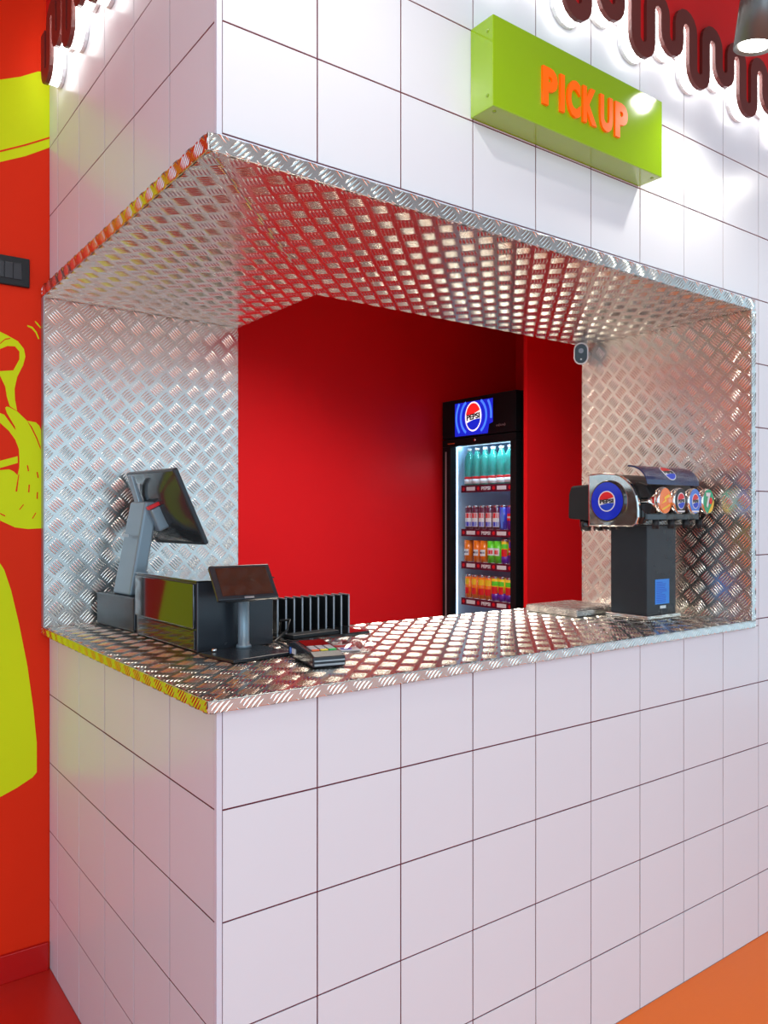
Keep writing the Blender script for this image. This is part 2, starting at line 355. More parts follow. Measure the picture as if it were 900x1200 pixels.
# wall drawing: outlines in metres on the wall plane (x, z)
MURAL = [
    ('mural_band', 'lime', [(0.0001, 2.6232), (-0.0328, 2.6123), (-0.0789, 2.5822), (-0.1327, 2.556), (-0.2609, 2.4989), (-0.4562, 2.3805), (-0.7285, 2.2054), (-0.7285, 1.8802), (-0.4562, 2.1268), (-0.2609, 2.254), (-0.1327, 2.3231), (-0.0652, 2.3582), (0.0001, 2.4009)], 0),
    ('mural_line', 'redwall', [(0.0001, 2.4321), (-0.0652, 2.3926), (-0.1327, 2.3557), (-0.2609, 2.2867), (-0.2609, 2.2832), (-0.1327, 2.3508), (-0.0652, 2.3877), (0.0001, 2.4271)], 0.0008),
    ('mural_handle', 'lime', [(-0.1327, 1.8432), (-0.1134, 1.8357), (-0.0857, 1.8224), (-0.0698, 1.8024), (-0.0659, 1.7808), (-0.072, 1.7555), (-0.088, 1.7195), (-0.0947, 1.6847), (-0.0936, 1.6555), (-0.088, 1.623), (-0.1073, 1.6349), (-0.1149, 1.6609), (-0.1194, 1.6903), (-0.1327, 1.7187), (-0.1547, 1.7245), (-0.1547, 1.7305), (-0.1327, 1.7317), (-0.0977, 1.738), (-0.0818, 1.7715), (-0.0818, 1.7935), (-0.0936, 1.8067), (-0.1134, 1.8054), (-0.1327, 1.7945), (-0.1591, 1.772), (-0.1979, 1.7602), (-0.1979, 1.8195), (-0.1547, 1.8421)], 0),
    ('mural_line', 'redwall', [(-0.1327, 1.8114), (-0.1194, 1.8252), (-0.106, 1.8294), (-0.106, 1.8265), (-0.1194, 1.8221), (-0.1327, 1.808)], 0.0008),
    ('mural_hand', 'lime', [(-0.1194, 1.629), (-0.1161, 1.6329), (-0.1094, 1.6323), (-0.088, 1.6218), (-0.0617, 1.5968), (-0.0375, 1.5936), (-0.0282, 1.5844), (-0.0235, 1.5722), (-0.0188, 1.2866), (-0.0583, 1.2845), (-0.0936, 1.2897), (-0.1327, 1.3093), (-0.2191, 1.3332), (-0.3017, 1.356), (-0.3017, 1.4344), (-0.1764, 1.4455), (-0.1327, 1.4517), (-0.1094, 1.455), (-0.097, 1.4493), (-0.0868, 1.4387), (-0.0823, 1.4608), (-0.0818, 1.4804), (-0.0834, 1.5146), (-0.0925, 1.5397), (-0.1094, 1.5643), (-0.1327, 1.5857), (-0.1503, 1.5953), (-0.1503, 1.6097), (-0.1327, 1.6135), (-0.1216, 1.6095), (-0.0914, 1.5666), (-0.0936, 1.5775), (-0.1149, 1.6148)], 0),
    ('mural_sleeve', 'lime', [(-0.1979, 1.4637), (-0.1327, 1.4783), (-0.0868, 1.4931), (-0.0861, 1.4741), (-0.1327, 1.4578), (-0.1979, 1.4447)], 0.0),
    ('mural_line', 'redwall', [(-0.0617, 1.5968), (-0.0491, 1.5805), (-0.0352, 1.5517), (-0.0247, 1.5225), (-0.0247, 1.5151), (-0.0375, 1.5491), (-0.0514, 1.5778)], 0.0008),
    ('mural_line', 'redwall', [(-0.0846, 1.4412), (-0.0827, 1.4412), (-0.088, 1.3922), (-0.0925, 1.3921)], 0.0008),
    ('mural_line', 'redwall', [(-0.1327, 1.3311), (-0.1194, 1.3238), (-0.1194, 1.3202), (-0.1327, 1.3274)], 0.0008),
    ('mural_line', 'redwall', [(-0.0622, 1.4684), (-0.059, 1.4685), (-0.0561, 1.4514), (-0.0594, 1.4513)], 0.0008),
    ('mural_line', 'redwall', [(-0.0359, 1.4499), (-0.0326, 1.45), (-0.0298, 1.4328), (-0.0331, 1.4327)], 0.0008),
    ('mural_line', 'redwall', [(-0.0574, 1.4126), (-0.0541, 1.4127), (-0.0553, 1.3903), (-0.0586, 1.3902)], 0.0008),
    ('mural_line', 'redwall', [(-0.0351, 1.3915), (-0.0318, 1.3915), (-0.0326, 1.372), (-0.0359, 1.372)], 0.0008),
    ('mural_line', 'redwall', [(-0.0718, 1.3561), (-0.0702, 1.3544), (-0.081, 1.3397), (-0.0825, 1.3414)], 0.0008),
    ('mural_line', 'redwall', [(-0.0383, 1.3326), (-0.0367, 1.3308), (-0.0461, 1.314), (-0.0477, 1.3157)], 0.0008),
    ('mural_stroke', 'lime', [(-0.0606, 1.8724), (-0.0468, 1.8695), (-0.0352, 1.8563), (-0.0282, 1.8374), (-0.031, 1.8358), (-0.0387, 1.8533), (-0.0491, 1.8642), (-0.0606, 1.8687)], 0),
    ('mural_stroke', 'lime', [(-0.0398, 1.8878), (-0.0317, 1.8815), (-0.0235, 1.8703), (-0.0258, 1.8687), (-0.034, 1.8775), (-0.0398, 1.8841)], 0),
    ('mural_drop', 'lime', [(-0.1327, 1.1886), (-0.1216, 1.1689), (-0.1037, 1.1098), (-0.0834, 1.0157), (-0.0606, 0.8909), (-0.0444, 0.7656), (-0.0352, 0.6652), (-0.0352, 0.5785), (-0.0468, 0.566), (-0.088, 0.5447), (-0.1327, 0.5273), (-0.2609, 0.5053), (-0.5285, 0.5329), (-0.8491, 0.6861), (-0.8779, 1.0213), (-0.6148, 1.2477), (-0.3806, 1.3327), (-0.2191, 1.286)], 0),
]
for nm, mt, pts, lift in MURAL: paint(pts, nm, mt, .0008, lift)
mb = MB(); mb.box(-3.5, -.006, 1.138, 1.15, .0, .080); struct(mb.build('baseboard_left', 'base', bevel=.002))
# kitchen
mb = MB(); mb.box(.30, 3.3, 2.30, 2.42, 0, 2.75); struct(mb.build('wall_back', 'redin'))
mb = MB(); mb.box(3.13, 3.25, 1.55, 2.30, 0, 2.75); struct(mb.build('wall_right', 'redin'))
mb = MB(); mb.box(2.405, 3.128, 1.52, 1.545, 0, 2.748); struct(mb.build('wall_partition', 'redin'))
mb = MB(); mb.box(3.13, 3.25, .10, 1.55, 0, 2.75); struct(mb.build('wall_side', 'redin'))
mb = MB(); mb.box(.30, .585, 1.1525, 2.30, 0, 2.75); struct(mb.build('wall_kitchen', 'kceil'))
mb = MB(); mb.box(.10, 3.25, .10, 2.42, 2.75, 2.83); struct(mb.build('ceiling_kitchen', 'kceil'))
mb = MB(); mb.box(-3.5, 5, -3.2, 2.5, ZTOP, ZTOP + .1); struct(mb.build('ceiling', 'ceil'))

# ================================================================ CHEQUER PLATE LINING
CX, CY = -.020, -.012       # outer corner of the folded sheet
IX, IY = .600, .640         # inner corner
m_ = (IX - CX) / (IY - CY)
CT = 1.0                    # counter height
# --- countertop: front sheet + side sheet with mitre and folded lips
ct = thing('countertop', 'chequer-plate aluminium countertop wrapping round the corner of the serving hatch', 'countertop', (0, 0, CT))
def poly_sheet(pts, z0, z1, name, m, parent):
    mb = MB(); mb.prism(pts, z0, z1); return mb.build(name, m, parent)
fs = poly_sheet([(CX, CY), (HX - .0005, CY), (HX - .0005, IY), (IX, IY)], -.006, 0, 'front_sheet', 'alu', ct)
ss = poly_sheet([(CX, CY), (IX, IY), (IX, 1.139), (CX, 1.139)], -.006, 0, 'side_sheet', 'alu', ct)
def fitF(u, v): return np.maximum(u, m_ * v), v
def fitS(u, v): return np.minimum(u, m_ * v), v
tread(fs, frame((CX, CY, 0), (1, 0, 0), (0, 1, 0)), HX - CX, IY - CY, fitF)
tread(ss, frame((CX, CY, 0), (1, 0, 0), (0, 1, 0)), IX - CX, 1.139 - CY, fitS, (.02, .03))
mb = MB(); mb.box(CX - .003, HX + .022, CY - .003, CY, -.022, .0); lf = mb.build('front_lip', 'alu', ct, bevel=.001)
mb = MB(); mb.box(CX - .003, CX, CY, 1.139, -.022, .0); ls = mb.build('side_lip', 'alu', ct, bevel=.001)
tread(lf, frame((CX, CY - .003, -.022), (1, 0, 0), (0, 0, 1)), HX + .022 - CX, .021, None, (.02, .012))
tread(ls, frame((CX - .003, 1.139, -.022), (0, -1, 0), (0, 0, 1)), 1.139 - CY, .021, None, (.0, .012))
mb = MB(); mb.box(.11, HX - .002, .11, IY - .02, -.03, -.0062); mb.box(.11, IX - .02, IY - .02, 1.13, -.03, -.0062); mb.build('board_core', 'black', ct)
# --- soffit
SZ = 1.957
so = thing('soffit_lining', 'chequer-plate aluminium soffit mitred at the corner above the serving hatch', 'metal lining', (0, 0, SZ))
fs = poly_sheet([(CX, CY), (HX - .0005, CY), (HX - .0005, IY), (IX, IY)], .0, .006, 'front_sheet', 'alu', so)
ss = poly_sheet([(CX, CY), (IX, IY), (IX, 1.139), (CX, 1.139)], .0, .006, 'side_sheet', 'alu', so)
XF = frame((CX, CY, 0), (0, 1, 0), (1, 0, 0))   # w = -z
def fitF2(u, v): return u, np.maximum(v, m_ * u)
def fitS2(u, v): return u, np.minimum(v, m_ * u)
tread(fs, XF, IY - CY, HX - CX, fitF2, (.01, 0))
tread(ss, XF, 1.139 - CY, IX - CX, fitS2, (.03, .02))
mb = MB(); mb.box(CX - .003, HX + .022, CY - .003, CY, .0, FZ1 - SZ); lf = mb.build('front_lip', 'alu', so, bevel=.001)
mb = MB(); mb.box(CX - .003, CX, CY, 1.139, .0, FZ1 - SZ); ls = mb.build('side_lip', 'alu', so, bevel=.001)
tread(lf, frame((CX, CY - .003, .001), (1, 0, 0), (0, 0, 1)), HX + .022 - CX, FZ1 - SZ - .001, None, (0, .012))
tread(ls, frame((CX - .003, 1.139, .001), (0, -1, 0), (0, 0, 1)), 1.139 - CY, FZ1 - SZ - .001, None, (.01, .012))
mb = MB(); mb.box(.1005, 3.129, .1005, IY - .005, .0062, .79); mb.box(.1005, IX - .005, IY - .005, 1.149, .0062, .79); mb.build('bulkhead_core', 'redin', so)
# --- side linings
lp = thing('side_lining', 'chequer-plate aluminium lining panel behind the till, left cheek of the hatch', 'metal lining', (0, 1.14, CT))
mb = MB(); mb.box(CX, IX, 0, .009, .0003, SZ - CT - .0003); s1 = mb.build('sheet', 'alu', lp)
tread(s1, frame((CX, 0, 0), (1, 0, 0), (0, 0, 1)), IX - CX, SZ - CT - .001, None, (.005, .02))
mb = MB(); mb.box(CX - .003, CX + .0, -.016, .009, .0, SZ - CT); mb.build('edge_strip', 'lgrey', lp, bevel=.001)
rp = thing('side_lining', 'chequer-plate aluminium lining panel beside the drink dispenser, right cheek of the hatch', 'metal lining', (HX, 0, CT))
mb = MB(); mb.box(0, .009, CY + .0005, IY, .0003, SZ - CT - .0003); s2 = mb.build('sheet', 'alu', rp)
tread(s2, frame((0, IY, 0), (0, -1, 0), (0, 0, 1)), IY - CY, SZ - CT - .001, None, (.02, .0))
mb = MB(); mb.box(0, .022, CY - .003, CY, .0005, SZ - CT - .0005); l2 = mb.build('edge_lip', 'alu', rp, bevel=.001)
tread(l2, frame((0, CY - .003, 0), (1, 0, 0), (0, 0, 1)), .022, SZ - CT, None, (.011, .01))

# ================================================================ PICK UP SIGN
sg = thing('hanging_sign', 'lime green box sign reading PICK UP on the tiled wall above the hatch', 'sign', (.910, 0, 2.3015))
mb = MB(); mb.box(-.3050, .3050, -.072, -.0008, -.0985, .0985); mb.build('sign_box', 'limebox', sg, bevel=.0015)
XT = frame((0, -.0722, 0), (1, 0, 0), (0, 0, 1))
word = 'PICK UP'; xs = [-.140, -.094, -.056, -.006, .052, .086, .0]
spans = {'P': .045, 'I': .011, 'C': .042, 'K': .046, 'U': .043}
cx = -.153
for ch in word:
    if ch == ' ': cx += .004; continue
    w_ = spans[ch]; mb = MB(); text(mb, ch, 0, XT, w_ + .004, .086, .006, .05 if ch != 'I' else .0, cx + w_ / 2, -.006)
    mb.build('letter', 'orange_l', sg); cx += w_ + .0135
for (x, y, z) in ((-.3052, -.055, .070), (-.3052, -.055, -.070)):
    mb = MB(); mb.cyl(.004, 0, .0012, 12, 0, frame((x, y, z), (0, -1, 0), (0, 0, 1)) @ Matrix.Rotation(0, 4, 'X')); mb.build('rivet', 'limebox', sg)
for x in (-.285, .285):
    mb = MB(); mb.cyl(.004, 0, .0012, 12, 0, frame((x, -.055, -.0985), (0, 1, 0), (1, 0, 0))); mb.build('rivet', 'limebox', sg)

# ================================================================ DRIP LIGHT
def drip_path(bots, zv, r0):
    """bots: list of (s, z); returns centre line: verticals joined by half circles"""
    pts = []
    n = len(bots)
    for i, (s, z) in enumerate(bots):
        rl = (s - bots[i - 1][0]) / 4 if i > 0 else (bots[1][0] - s) / 4
        rr = (bots[i + 1][0] - s) / 4 if i < n - 1 else rl
        if i == 0: pts.append((s - rl, zv - rl))
        for k in range(9):
            a = PI + PI * k / 8; r = rl if k < 4 else rr
            if k == 4: r = (rl + rr) / 2
            pts.append((s + r * math.cos(a), z + (rl + rr) / 2 * (1 + math.sin(a))))
        if i < n - 1:
            c = (s + bots[i + 1][0]) / 2; r = rr
            for k in range(9):
                a = PI - PI * k / 8; pts.append((c + r * math.cos(a), zv - r + r * math.sin(a)))
        else: pts.append((s + rr, zv - rr))
    out = [pts[0]]
    for p in pts[1:]:
        if (Vector(p) - Vector(out[-1])).length > .002: out.append(p)
    return out
def ribbon(mb, path, hw, d0, d1, mi, X):
    n = len(path); P = [Vector(p) for p in path]; L = []; R = []
    for i in range(n):
        t = (P[min(i + 1, n - 1)] - P[max(i - 1, 0)]).normalized(); q = Vector((-t.y, t.x)); L.append(P[i] + q * hw); R.append(P[i] - q * hw)
    vs = []
    for d in (d0, d1):
        for i in range(n): vs += [(L[i].x, L[i].y, d), (R[i].x, R[i].y, d)]
    o = 2 * n; fs = []
    for i in range(n - 1):
        a = 2 * i; fs += [(a, a + 1, a + 3, a + 2), (o + a, o + a + 2, o + a + 3, o + a + 1), (a, a + 2, o + a + 2, o + a), (a + 1, o + a + 1, o + a + 3, a + 3)]
    fs += [(0, o, o + 1, 1), (2 * n - 2, 2 * n - 1, o + 2 * n - 1, o + 2 * n - 2)]
    mb.add(vs, fs, mi, X)
drips = []
x = .916 - .129 * 7
k = -7
while x < 2.6: drips.append((x, 2.536 if k % 2 == 0 else 2.584)); x += .129; k += 1
def drip_sign(label, path, X, ztop, ends):
    t = thing('drip_light', label, 'neon sign', tuple(X.translation))
    Y = X.copy(); Y.translation = (0, 0, 0)
    mb = MB(); ribbon(mb, path, .0195, .034, .045, 0, Y); mb.build('face', 'drip', t)
    mb = MB(); ribbon(mb, path, .0165, .010, .034, 0, Y); mb.build('light_strip', 'led', t)
    mb = MB(); ribbon(mb, path, .0195, .001, .010, 0, Y); mb.build('backing', 'white', t)
    poly = [p for p in path] + [(path[-1][0], ztop), (path[0][0], ztop)]
    mb = MB(); mb.prism(poly, .030, .036, 0, Y); mb.build('red_panel', 'dripred', t)
    return t
pF = drip_path(drips, 2.692, .03)
drip_sign('back-lit wavy dripping light with maroon face and red infill on the front tiled wall', pF, frame((0, 0, 0), (1, 0, 0), (0, 0, 1)), 3.14, None)
dl = [(-1.01, 2.535), (-.897, 2.584), (-.80, 2.536), (-.69, 2.584), (-.575, 2.536), (-.455, 2.584), (-.33, 2.536), (-.21, 2.584), (-.085, 2.536)]
pL = drip_path(dl, 2.692, .03)
# local u = -y so that u x v = w = -x
drip_sign('back-lit wavy dripping light with maroon face on the left tiled wall', pL, frame((0, 0, 0), (0, -1, 0), (0, 0, 1)), 3.14, None)

# ================================================================ TRACK SPOTS
for i, (sx, sy) in enumerate(SPOTS):
    lab = ['cylindrical ceiling spotlight over the left corner', 'cylindrical ceiling spotlight near the tiled corner', 'grey cylindrical spotlight with glowing lens at the top right', 'cylindrical spotlight beyond the right end of the hatch'][i]
    hz = 2.518 if i == 2 else 2.62
    t = thing('ceiling_spotlight', lab, 'spotlight', (sx, sy, hz))
    Z = Matrix.Rotation(.16 if i == 2 else .1, 4, 'X')
    mb = MB(); mb.lathe([(.040, .012), (.047, .0), (.0495, .0), (.0495, .20), (.045, .204), (.0, .204)], 32, 0, Z); mb.build('housing', 'spotgrey', t)
    mb = MB(); mb.cyl(.037, .004, .010, 32, 0, Z); mb.build('lens', 'lens', t)
    mb = MB(); mb.cyl(.010, .19, ZTOP - hz, 12, 0); mb.cyl(.035, ZTOP - hz - .03, ZTOP - hz - .0005, 20, 0); mb.build('stem', 'black', t)
    tgt = [(-.05, .6, .9), (.5, .0, 1.2), (1.45, .05, .9), (2.1, .05, .9)][i]
    lamp('SPOT', 'spot_light_source', (sx + .0, sy + .0, hz - .012), tgt, [9, 9, 9, 8][i], (1, .95, .87), spot_size=2.3, spot_blend=.8, shadow_soft_size=.02)

# ================================================================ LIGHT SWITCH on the mural wall
t = thing('light_switch', 'black rectangular light switch plate on the red wall beside the tiled corner', 'switch', (-.135, 1.1488, 2.019))
mb = MB(); mb.box(-.079, .079, -.010, 0, -.0415, .0415); mb.build('plate', 'black', t, bevel=.003)
for k in range(5):
    mb = MB(); a = -.058 + k * .0232; mb.box(a, a + .0222, -.0125, -.0095, -.023, .023); mb.build('rocker', 'blackm', t, bevel=.001)

# ================================================================ TILL (point of sale)
t = thing('till_terminal', 'black touch-screen till on a slanted stand at the far left of the counter', 'till', (.1375, .983, CT + .0018), math.radians(6))
mb = MB(); mb.box(0, .185, -.120, .130, .002, .094); mb.build('base', 'blackm', t, bevel=.004)
mb = MB()
mb.box(.004, .181, -.116, .126, -.0002, .003); mb.build('foot', 'black', t)
# slanted stand
def slab(mb, b, tp, wy0, wy1, wx0, wx1, yb, yt, mi=0):
    # frustum from z b to z tp; wx: x extents bottom/top
    vs = [(wx0[0], yb[0], b), (wx0[1], yb[0], b), (wx0[1], yb[1], b), (wx0[0], yb[1], b), (wx1[0], yt[0], tp), (wx1[1], yt[0], tp), (wx1[1], yt[1], tp), (wx1[0], yt[1], tp)]
    mb.add(vs, [(3, 2, 1, 0), (4, 5, 6, 7), (0, 1, 5, 4), (1, 2, 6, 5), (2, 3, 7, 6), (3, 0, 4, 7)], mi)
mb = MB(); slab(mb, .094, .362, 0, 0, (.018, .060), (.066, .108), (-.055, .060), (-.055, .045)); mb.build('stand', 'grey', t, bevel=.007, seg=3)
mb = MB(); mb.box(.030, .032, -.020, .020, .26, .268, 0); mb.build('vent', 'lgrey', t)
# screen: plane leaning, normal +x up.  u along -y.. local frame
cs = Vector((.135, -.030, .345))
sl = math.atan2(.100, .213)
vdir = Vector((-math.sin(sl), 0, math.cos(sl)))      # up along the screen
XS = frame(cs, (0, 1, 0), vdir)                       # w = (0,1,0) x vdir = (+cos,0,+sin) -> faces +x up
mb = MB(); mb.box(-.150, .150, -.120, .116, 0, .016, 0, XS); body = mb.build('screen_body', 'blackm', t, bevel=.004)
# domed back shell
vs = []; N = 9
for j in range(N):
    for i in range(N):
        u = -1 + 2 * i / (N - 1); v = -1 + 2 * j / (N - 1)
        d = -.034 * (1 - abs(u) ** 2.4) * (1 - abs(v) ** 3) 
        vs.append((u * .144, v * .110, d))
mb = MB(); mb.add(vs, [(j * N + i, j * N + i + 1, (j + 1) * N + i + 1, (j + 1) * N + i) for j in range(N - 1) for i in range(N - 1)], 0, XS, True); mb.build('back_shell', 'shell', t, recalc=False)
mb = MB(); mb.box(-.141, .141, -.108, .108, .0162, .0170, 0, XS); mb.build('display', 'screen', t)
mb = MB(); mb.box(-.045, .045, -.05, .02, -.060, -.020, 0, XS); mb.build('hinge', 'grey', t, bevel=.006)
mb = MB(); mb.box(.050, .075, .062, .086, -.0262, -.0160, 0, XS); mb.build('label_sticker', 'white_p', t)
mb = MB(); mb.box(-.050, -.036, .022, .032, -.066, -.024, 0, XS); mb.build('release_tab', 'red_p', t, bevel=.001)
mb = MB(); slab(mb, .350, .440, 0, 0, (.074, .090), (.052, .064), (.000, .030), (.012, .034)); mb.build('neck', 'grey', t, bevel=.003)

# ================================================================ RECEIPT BOX / cash drawer block
t = thing('receipt_printer', 'large dark box-shaped till unit with glossy side panel between till and customer display', 'till unit', (.1525, .455, CT + .0018), math.radians(2))
mb = MB(); mb.box(.006, .212, 0, .375, 0, .165); mb.build('body', 'blackm', t, bevel=.003)
mb = MB(); mb.box(-.0005, .0065, .008, .368, .054, .160); mb.build('upper_panel', 'blackg', t, bevel=.002)
mb = MB(); mb.box(.002, .0065, .008, .352, .004, .050); mb.build('lower_panel', 'blackg', t, bevel=.0015)
mb = MB(); mb.box(.004, .214, -.002, .380, .165, .168); mb.build('lid', 'blackg', t, bevel=.001)

# ================================================================ CUSTOMER DISPLAY
t = thing('customer_display', 'small customer display tilted on a short pole with flat base plate', 'display', (.262, .421, CT + .0018))
A = math.radians(8)
RB = Matrix.Rotation(A, 4, 'Z')
mb = MB(); mb.box(-.115, .048, -.130, .013, 0, .007, 0, RB); mb.build('base_plate', 'blackm', t, bevel=.002)
mb = MB(); mb.lathe([(.019, .007), (.017, .014), (.0135, .016), (.0135, .118), (.016, .120), (.034, .138), (.036, .142), (0, .142)], 28); mb.build('pole', 'grey', t)
XD = frame((-.022, -.048, .1685), (1, -.02, 0), (0, .60, .80))
mb = MB(); mb.box(-.076, .076, -.047, .047, -.012, 0, 0, XD); mb.build('housing', 'blackm', t, bevel=.003)
mb = MB(); mb.box(-.064, .064, -.037, .038, .0001, .0012, 0, XD); mb.build('display', 'screen', t)
mb = MB(); mb.box(-.012, .012, -.0455, -.041, .0001, .0010, 0, XD); mb.build('nameplate', 'lgrey', t)
mb = MB(); mb.box(-.050, .030, -.040, .010, -.030, -.011, 0, XD); mb.build('bracket', 'black', t, bevel=.006)
mb = MB(); mb.lathe([(.006, 0), (.006, .006), (.003, .009)], 12, 0, Matrix.Translation((-.085, -.02, .007))); mb.build('screw', 'chrome', t)

# ================================================================ DIVIDED RACK
t = thing('divider_rack', 'black slotted rack with upright dividers behind the card reader', 'rack', (.440, .585, CT + .0018))
mb = MB(); mb.box(0, .236, -.002, .052, 0, .006); mb.build('tray', 'black', t)
mb = MB(); mb.box(0, .236, .050, .0525, .006, .092); mb.build('back', 'black', t)
for k in range(10):
    a = .002 + k * .0256
    mb = MB(); mb.box(a, a + .0022, 0, .050, .006, .094); mb.box(a - .0008, a + .0034, -.003, .0, .006, .096, 1)
    mb.box(a - .0008, a + .0034, -.003, .048, .094, .097, 1)
    mb.build('divider', ['black', 'lgrey'], t)

# ================================================================ TABLET / black flat box behind the reader
t = thing('clipboard', 'flat black glossy folder lying in front of the slotted rack', 'folder', (.400, .470, CT + .0018), math.radians(6))
mb = MB(); mb.box(0, .260, -.035, .095, 0, .008); mb.build('cover', 'blackg', t, bevel=.002)
mb = MB(); mb.box(.01, .16, -.025, .02, .008, .018); mb.build('spine_block', 'black', t, bevel=.002)

# ================================================================ CARD READER
t = thing('card_reader', 'black card payment terminal with coloured keys lying at the counter front', 'card reader', (.330, .205, CT + .0018), math.radians(-12))
prof = [(-.088, 0), (-.088, .022), (-.060, .030), (.040, .038), (.085, .030), (.088, 0)]
mb = MB(); XR = frame((-.037, 0, 0), (0, 1, 0), (0, 0, 1)); mb.prism(prof, 0, .074, 0, XR); mb.build('body', 'blackm', t, bevel=.004)
def ytop(y):
    for (a, za), (b, zb) in zip(prof[1:], prof[2:]):
        if a <= y <= b: return za + (zb - za) * (y - a) / (b - a)
XK = frame((0, -.010, ytop(-.010)), (1, 0, 0), (0, 1, .08))
mb = MB(); mb.box(-.028, .028, -.002, .050, .0002, .0014, 0, XK); mb.build('display', 'screen', t)
for r in range(4):
    for c in range(3):
        m = 'lgrey' if r else ('red_t', 'yellow_t', 'green_t')[c]
        x0 = -.028 + c * .0195; y0 = -.048 + r * .011
        mb = MB(); mb.box(x0, x0 + .0165, y0, y0 + .008, .0, .0026, 0, XK); o = mb.build('key', m, t, bevel=.0008)
        if r == 0: o['label'] = ('red key', 'yellow key', 'green key')[c]
mb = MB(); mb.box(-.034, .034, -.0895, -.0875, .004, .008); mb.box(-.034, .034, -.0895, -.0875, .013, .016); mb.build('card_slot', 'lgrey', t)
mb = MB(); mb.box(-.0385, -.0365, .030, .052, .010, .022); mb.build('side_label', 'white_p', t)
mb = MB(); mb.cyl(.008, 0, .0015, 16, 0, frame((-.0375, .064, .015), (0, -1, 0), (0, 0, 1))); mb.build('round_sticker', 'lblue_p', t)
mb = MB(); mb.tube([(0, .086, .012), (-.02, .12, .012), (-.015, .16, .005), (-.01, .21, .005), (-.02, .25, .006), (.02, .27, .03), (.03, .28, .055), (.015, .31, .05), (.02, .34, .010)], .0032); mb.build('cable', 'black', t)

# ================================================================ CLEAR PLASTIC BAG
t = thing('plastic_sleeve', 'crumpled clear plastic packet with red and blue print beside the card reader', 'packet', (.478, .325, CT + .0018), math.radians(-20))
vs = []; N = 13
for j in range(N):
    for i in range(N):
        u = i / (N - 1); v = j / (N - 1)
        z = .006 + .010 * abs(math.sin(u * 7 + v * 3)) * (.3 + v * (1 - v) * 2) + .004 * math.sin(v * 11 + u * 5) ** 2
        vs.append(((u - .5) * .13, (v - .5) * .17, z))
mb = MB(); mb.add(vs, [(j * N + i, j * N + i + 1, (j + 1) * N + i + 1, (j + 1) * N + i) for j in range(N - 1) for i in range(N - 1)]); 
vs2 = [(x, y, .0006) for x, y, z in vs]; mb.add(vs2, [(j * N + i, j * N + i + 1, (j + 1) * N + i + 1, (j + 1) * N + i) for j in range(N - 1) for i in range(N - 1)])
mb.build('film', 'film', t, recalc=False)
mb = MB(); mb.box(-.045, .030, -.070, .020, .0010, .0022, 0); mb.box(-.045, .030, -.020, .005, .0022, .0028, 1); mb.prism(circ(.014, 16, .0, -.045), .0022, .0028, 2); mb.build('printed_card', ['white_p', 'red_p', 'blue_p'], t)

# ================================================================ DRINK DISPENSER
t = thing('soda_dispenser', 'chrome and black soda dispenser with round drink badges on a dark pedestal', 'drink dispenser', (1.59, .252, CT + .0018))
mb = MB(); mb.box(-.088, .088, -.080, .080, 0, .012); mb.build('foot', 'chrome', t, bevel=.003)
mb = MB(); mb.box(-.076, .076, -.068, .068, .012, .292); mb.build('pedestal', 'blackm', t, bevel=.002)
XL = frame((-.039 + .0, -.0683, .082), (1, 0, 0), (0, 0, 1))
mb = MB(); mb.box(.004, .078, -.038, .040, 0, .0008, 0, XL)
for r in range(12): mb.box(.010, .010 + random.uniform(.03, .06), -.032 + r * .0056, -.0302 + r * .0056, .0008, .0012, 1, XL)
mb.box(.030, .060, -.052, -.043, 0, .0008, 2, XL); mb.build('info_label', ['sticker', 'blue_p', 'white_p'], t)
# head: D profile along x.  local y,z profile
hp = [(.084, .290), (.084, .449), (.030, .452)] + [(.005 - .103 * math.sin(a), .340 + .110 * math.cos(a)) for a in [PI * .5 * k / 8 for k in range(1, 9)]] + [(-.098, .318), (-.090, .298), (-.076, .290)]
XH = frame((0, 0, 0), (0, 1, 0), (0, 0, 1))      # u=y, v=z, w=+x
mb = MB(); mb.prism(hp, -.150, .155, 0, XH); mb.build('head', 'black', t, bevel=.002)
sc = lambda k, c=(.0, .370): [((y - c[0]) * k + c[0], (z - c[1]) * k + c[1]) for y, z in hp]
mb = MB(); mb.prism(sc(1.03), -.165, -.150, 0, XH); mb.build('end_cap', 'chrome', t, bevel=.004)
XB = frame((-.165, .006, .366), (0, -1, 0), (0, 0, 1))   # faces -x
mb = MB(); mb.lathe([(.0655, -.004), (.0655, .004), (.063, .009), (.059, .009), (0.0, .009)], 48, 0, XB); mb.build('badge_rim', 'blackg', t)
mb = MB(); mb.prism(circ(.0585, 48), .009, .0112, 0, XB); globe(mb, XB, .032, .0112, (1, 2, 3, 4)); mb.build('badge', ['blue', 'white_p', 'red_p', 'blue_p', 'black_p'], t)
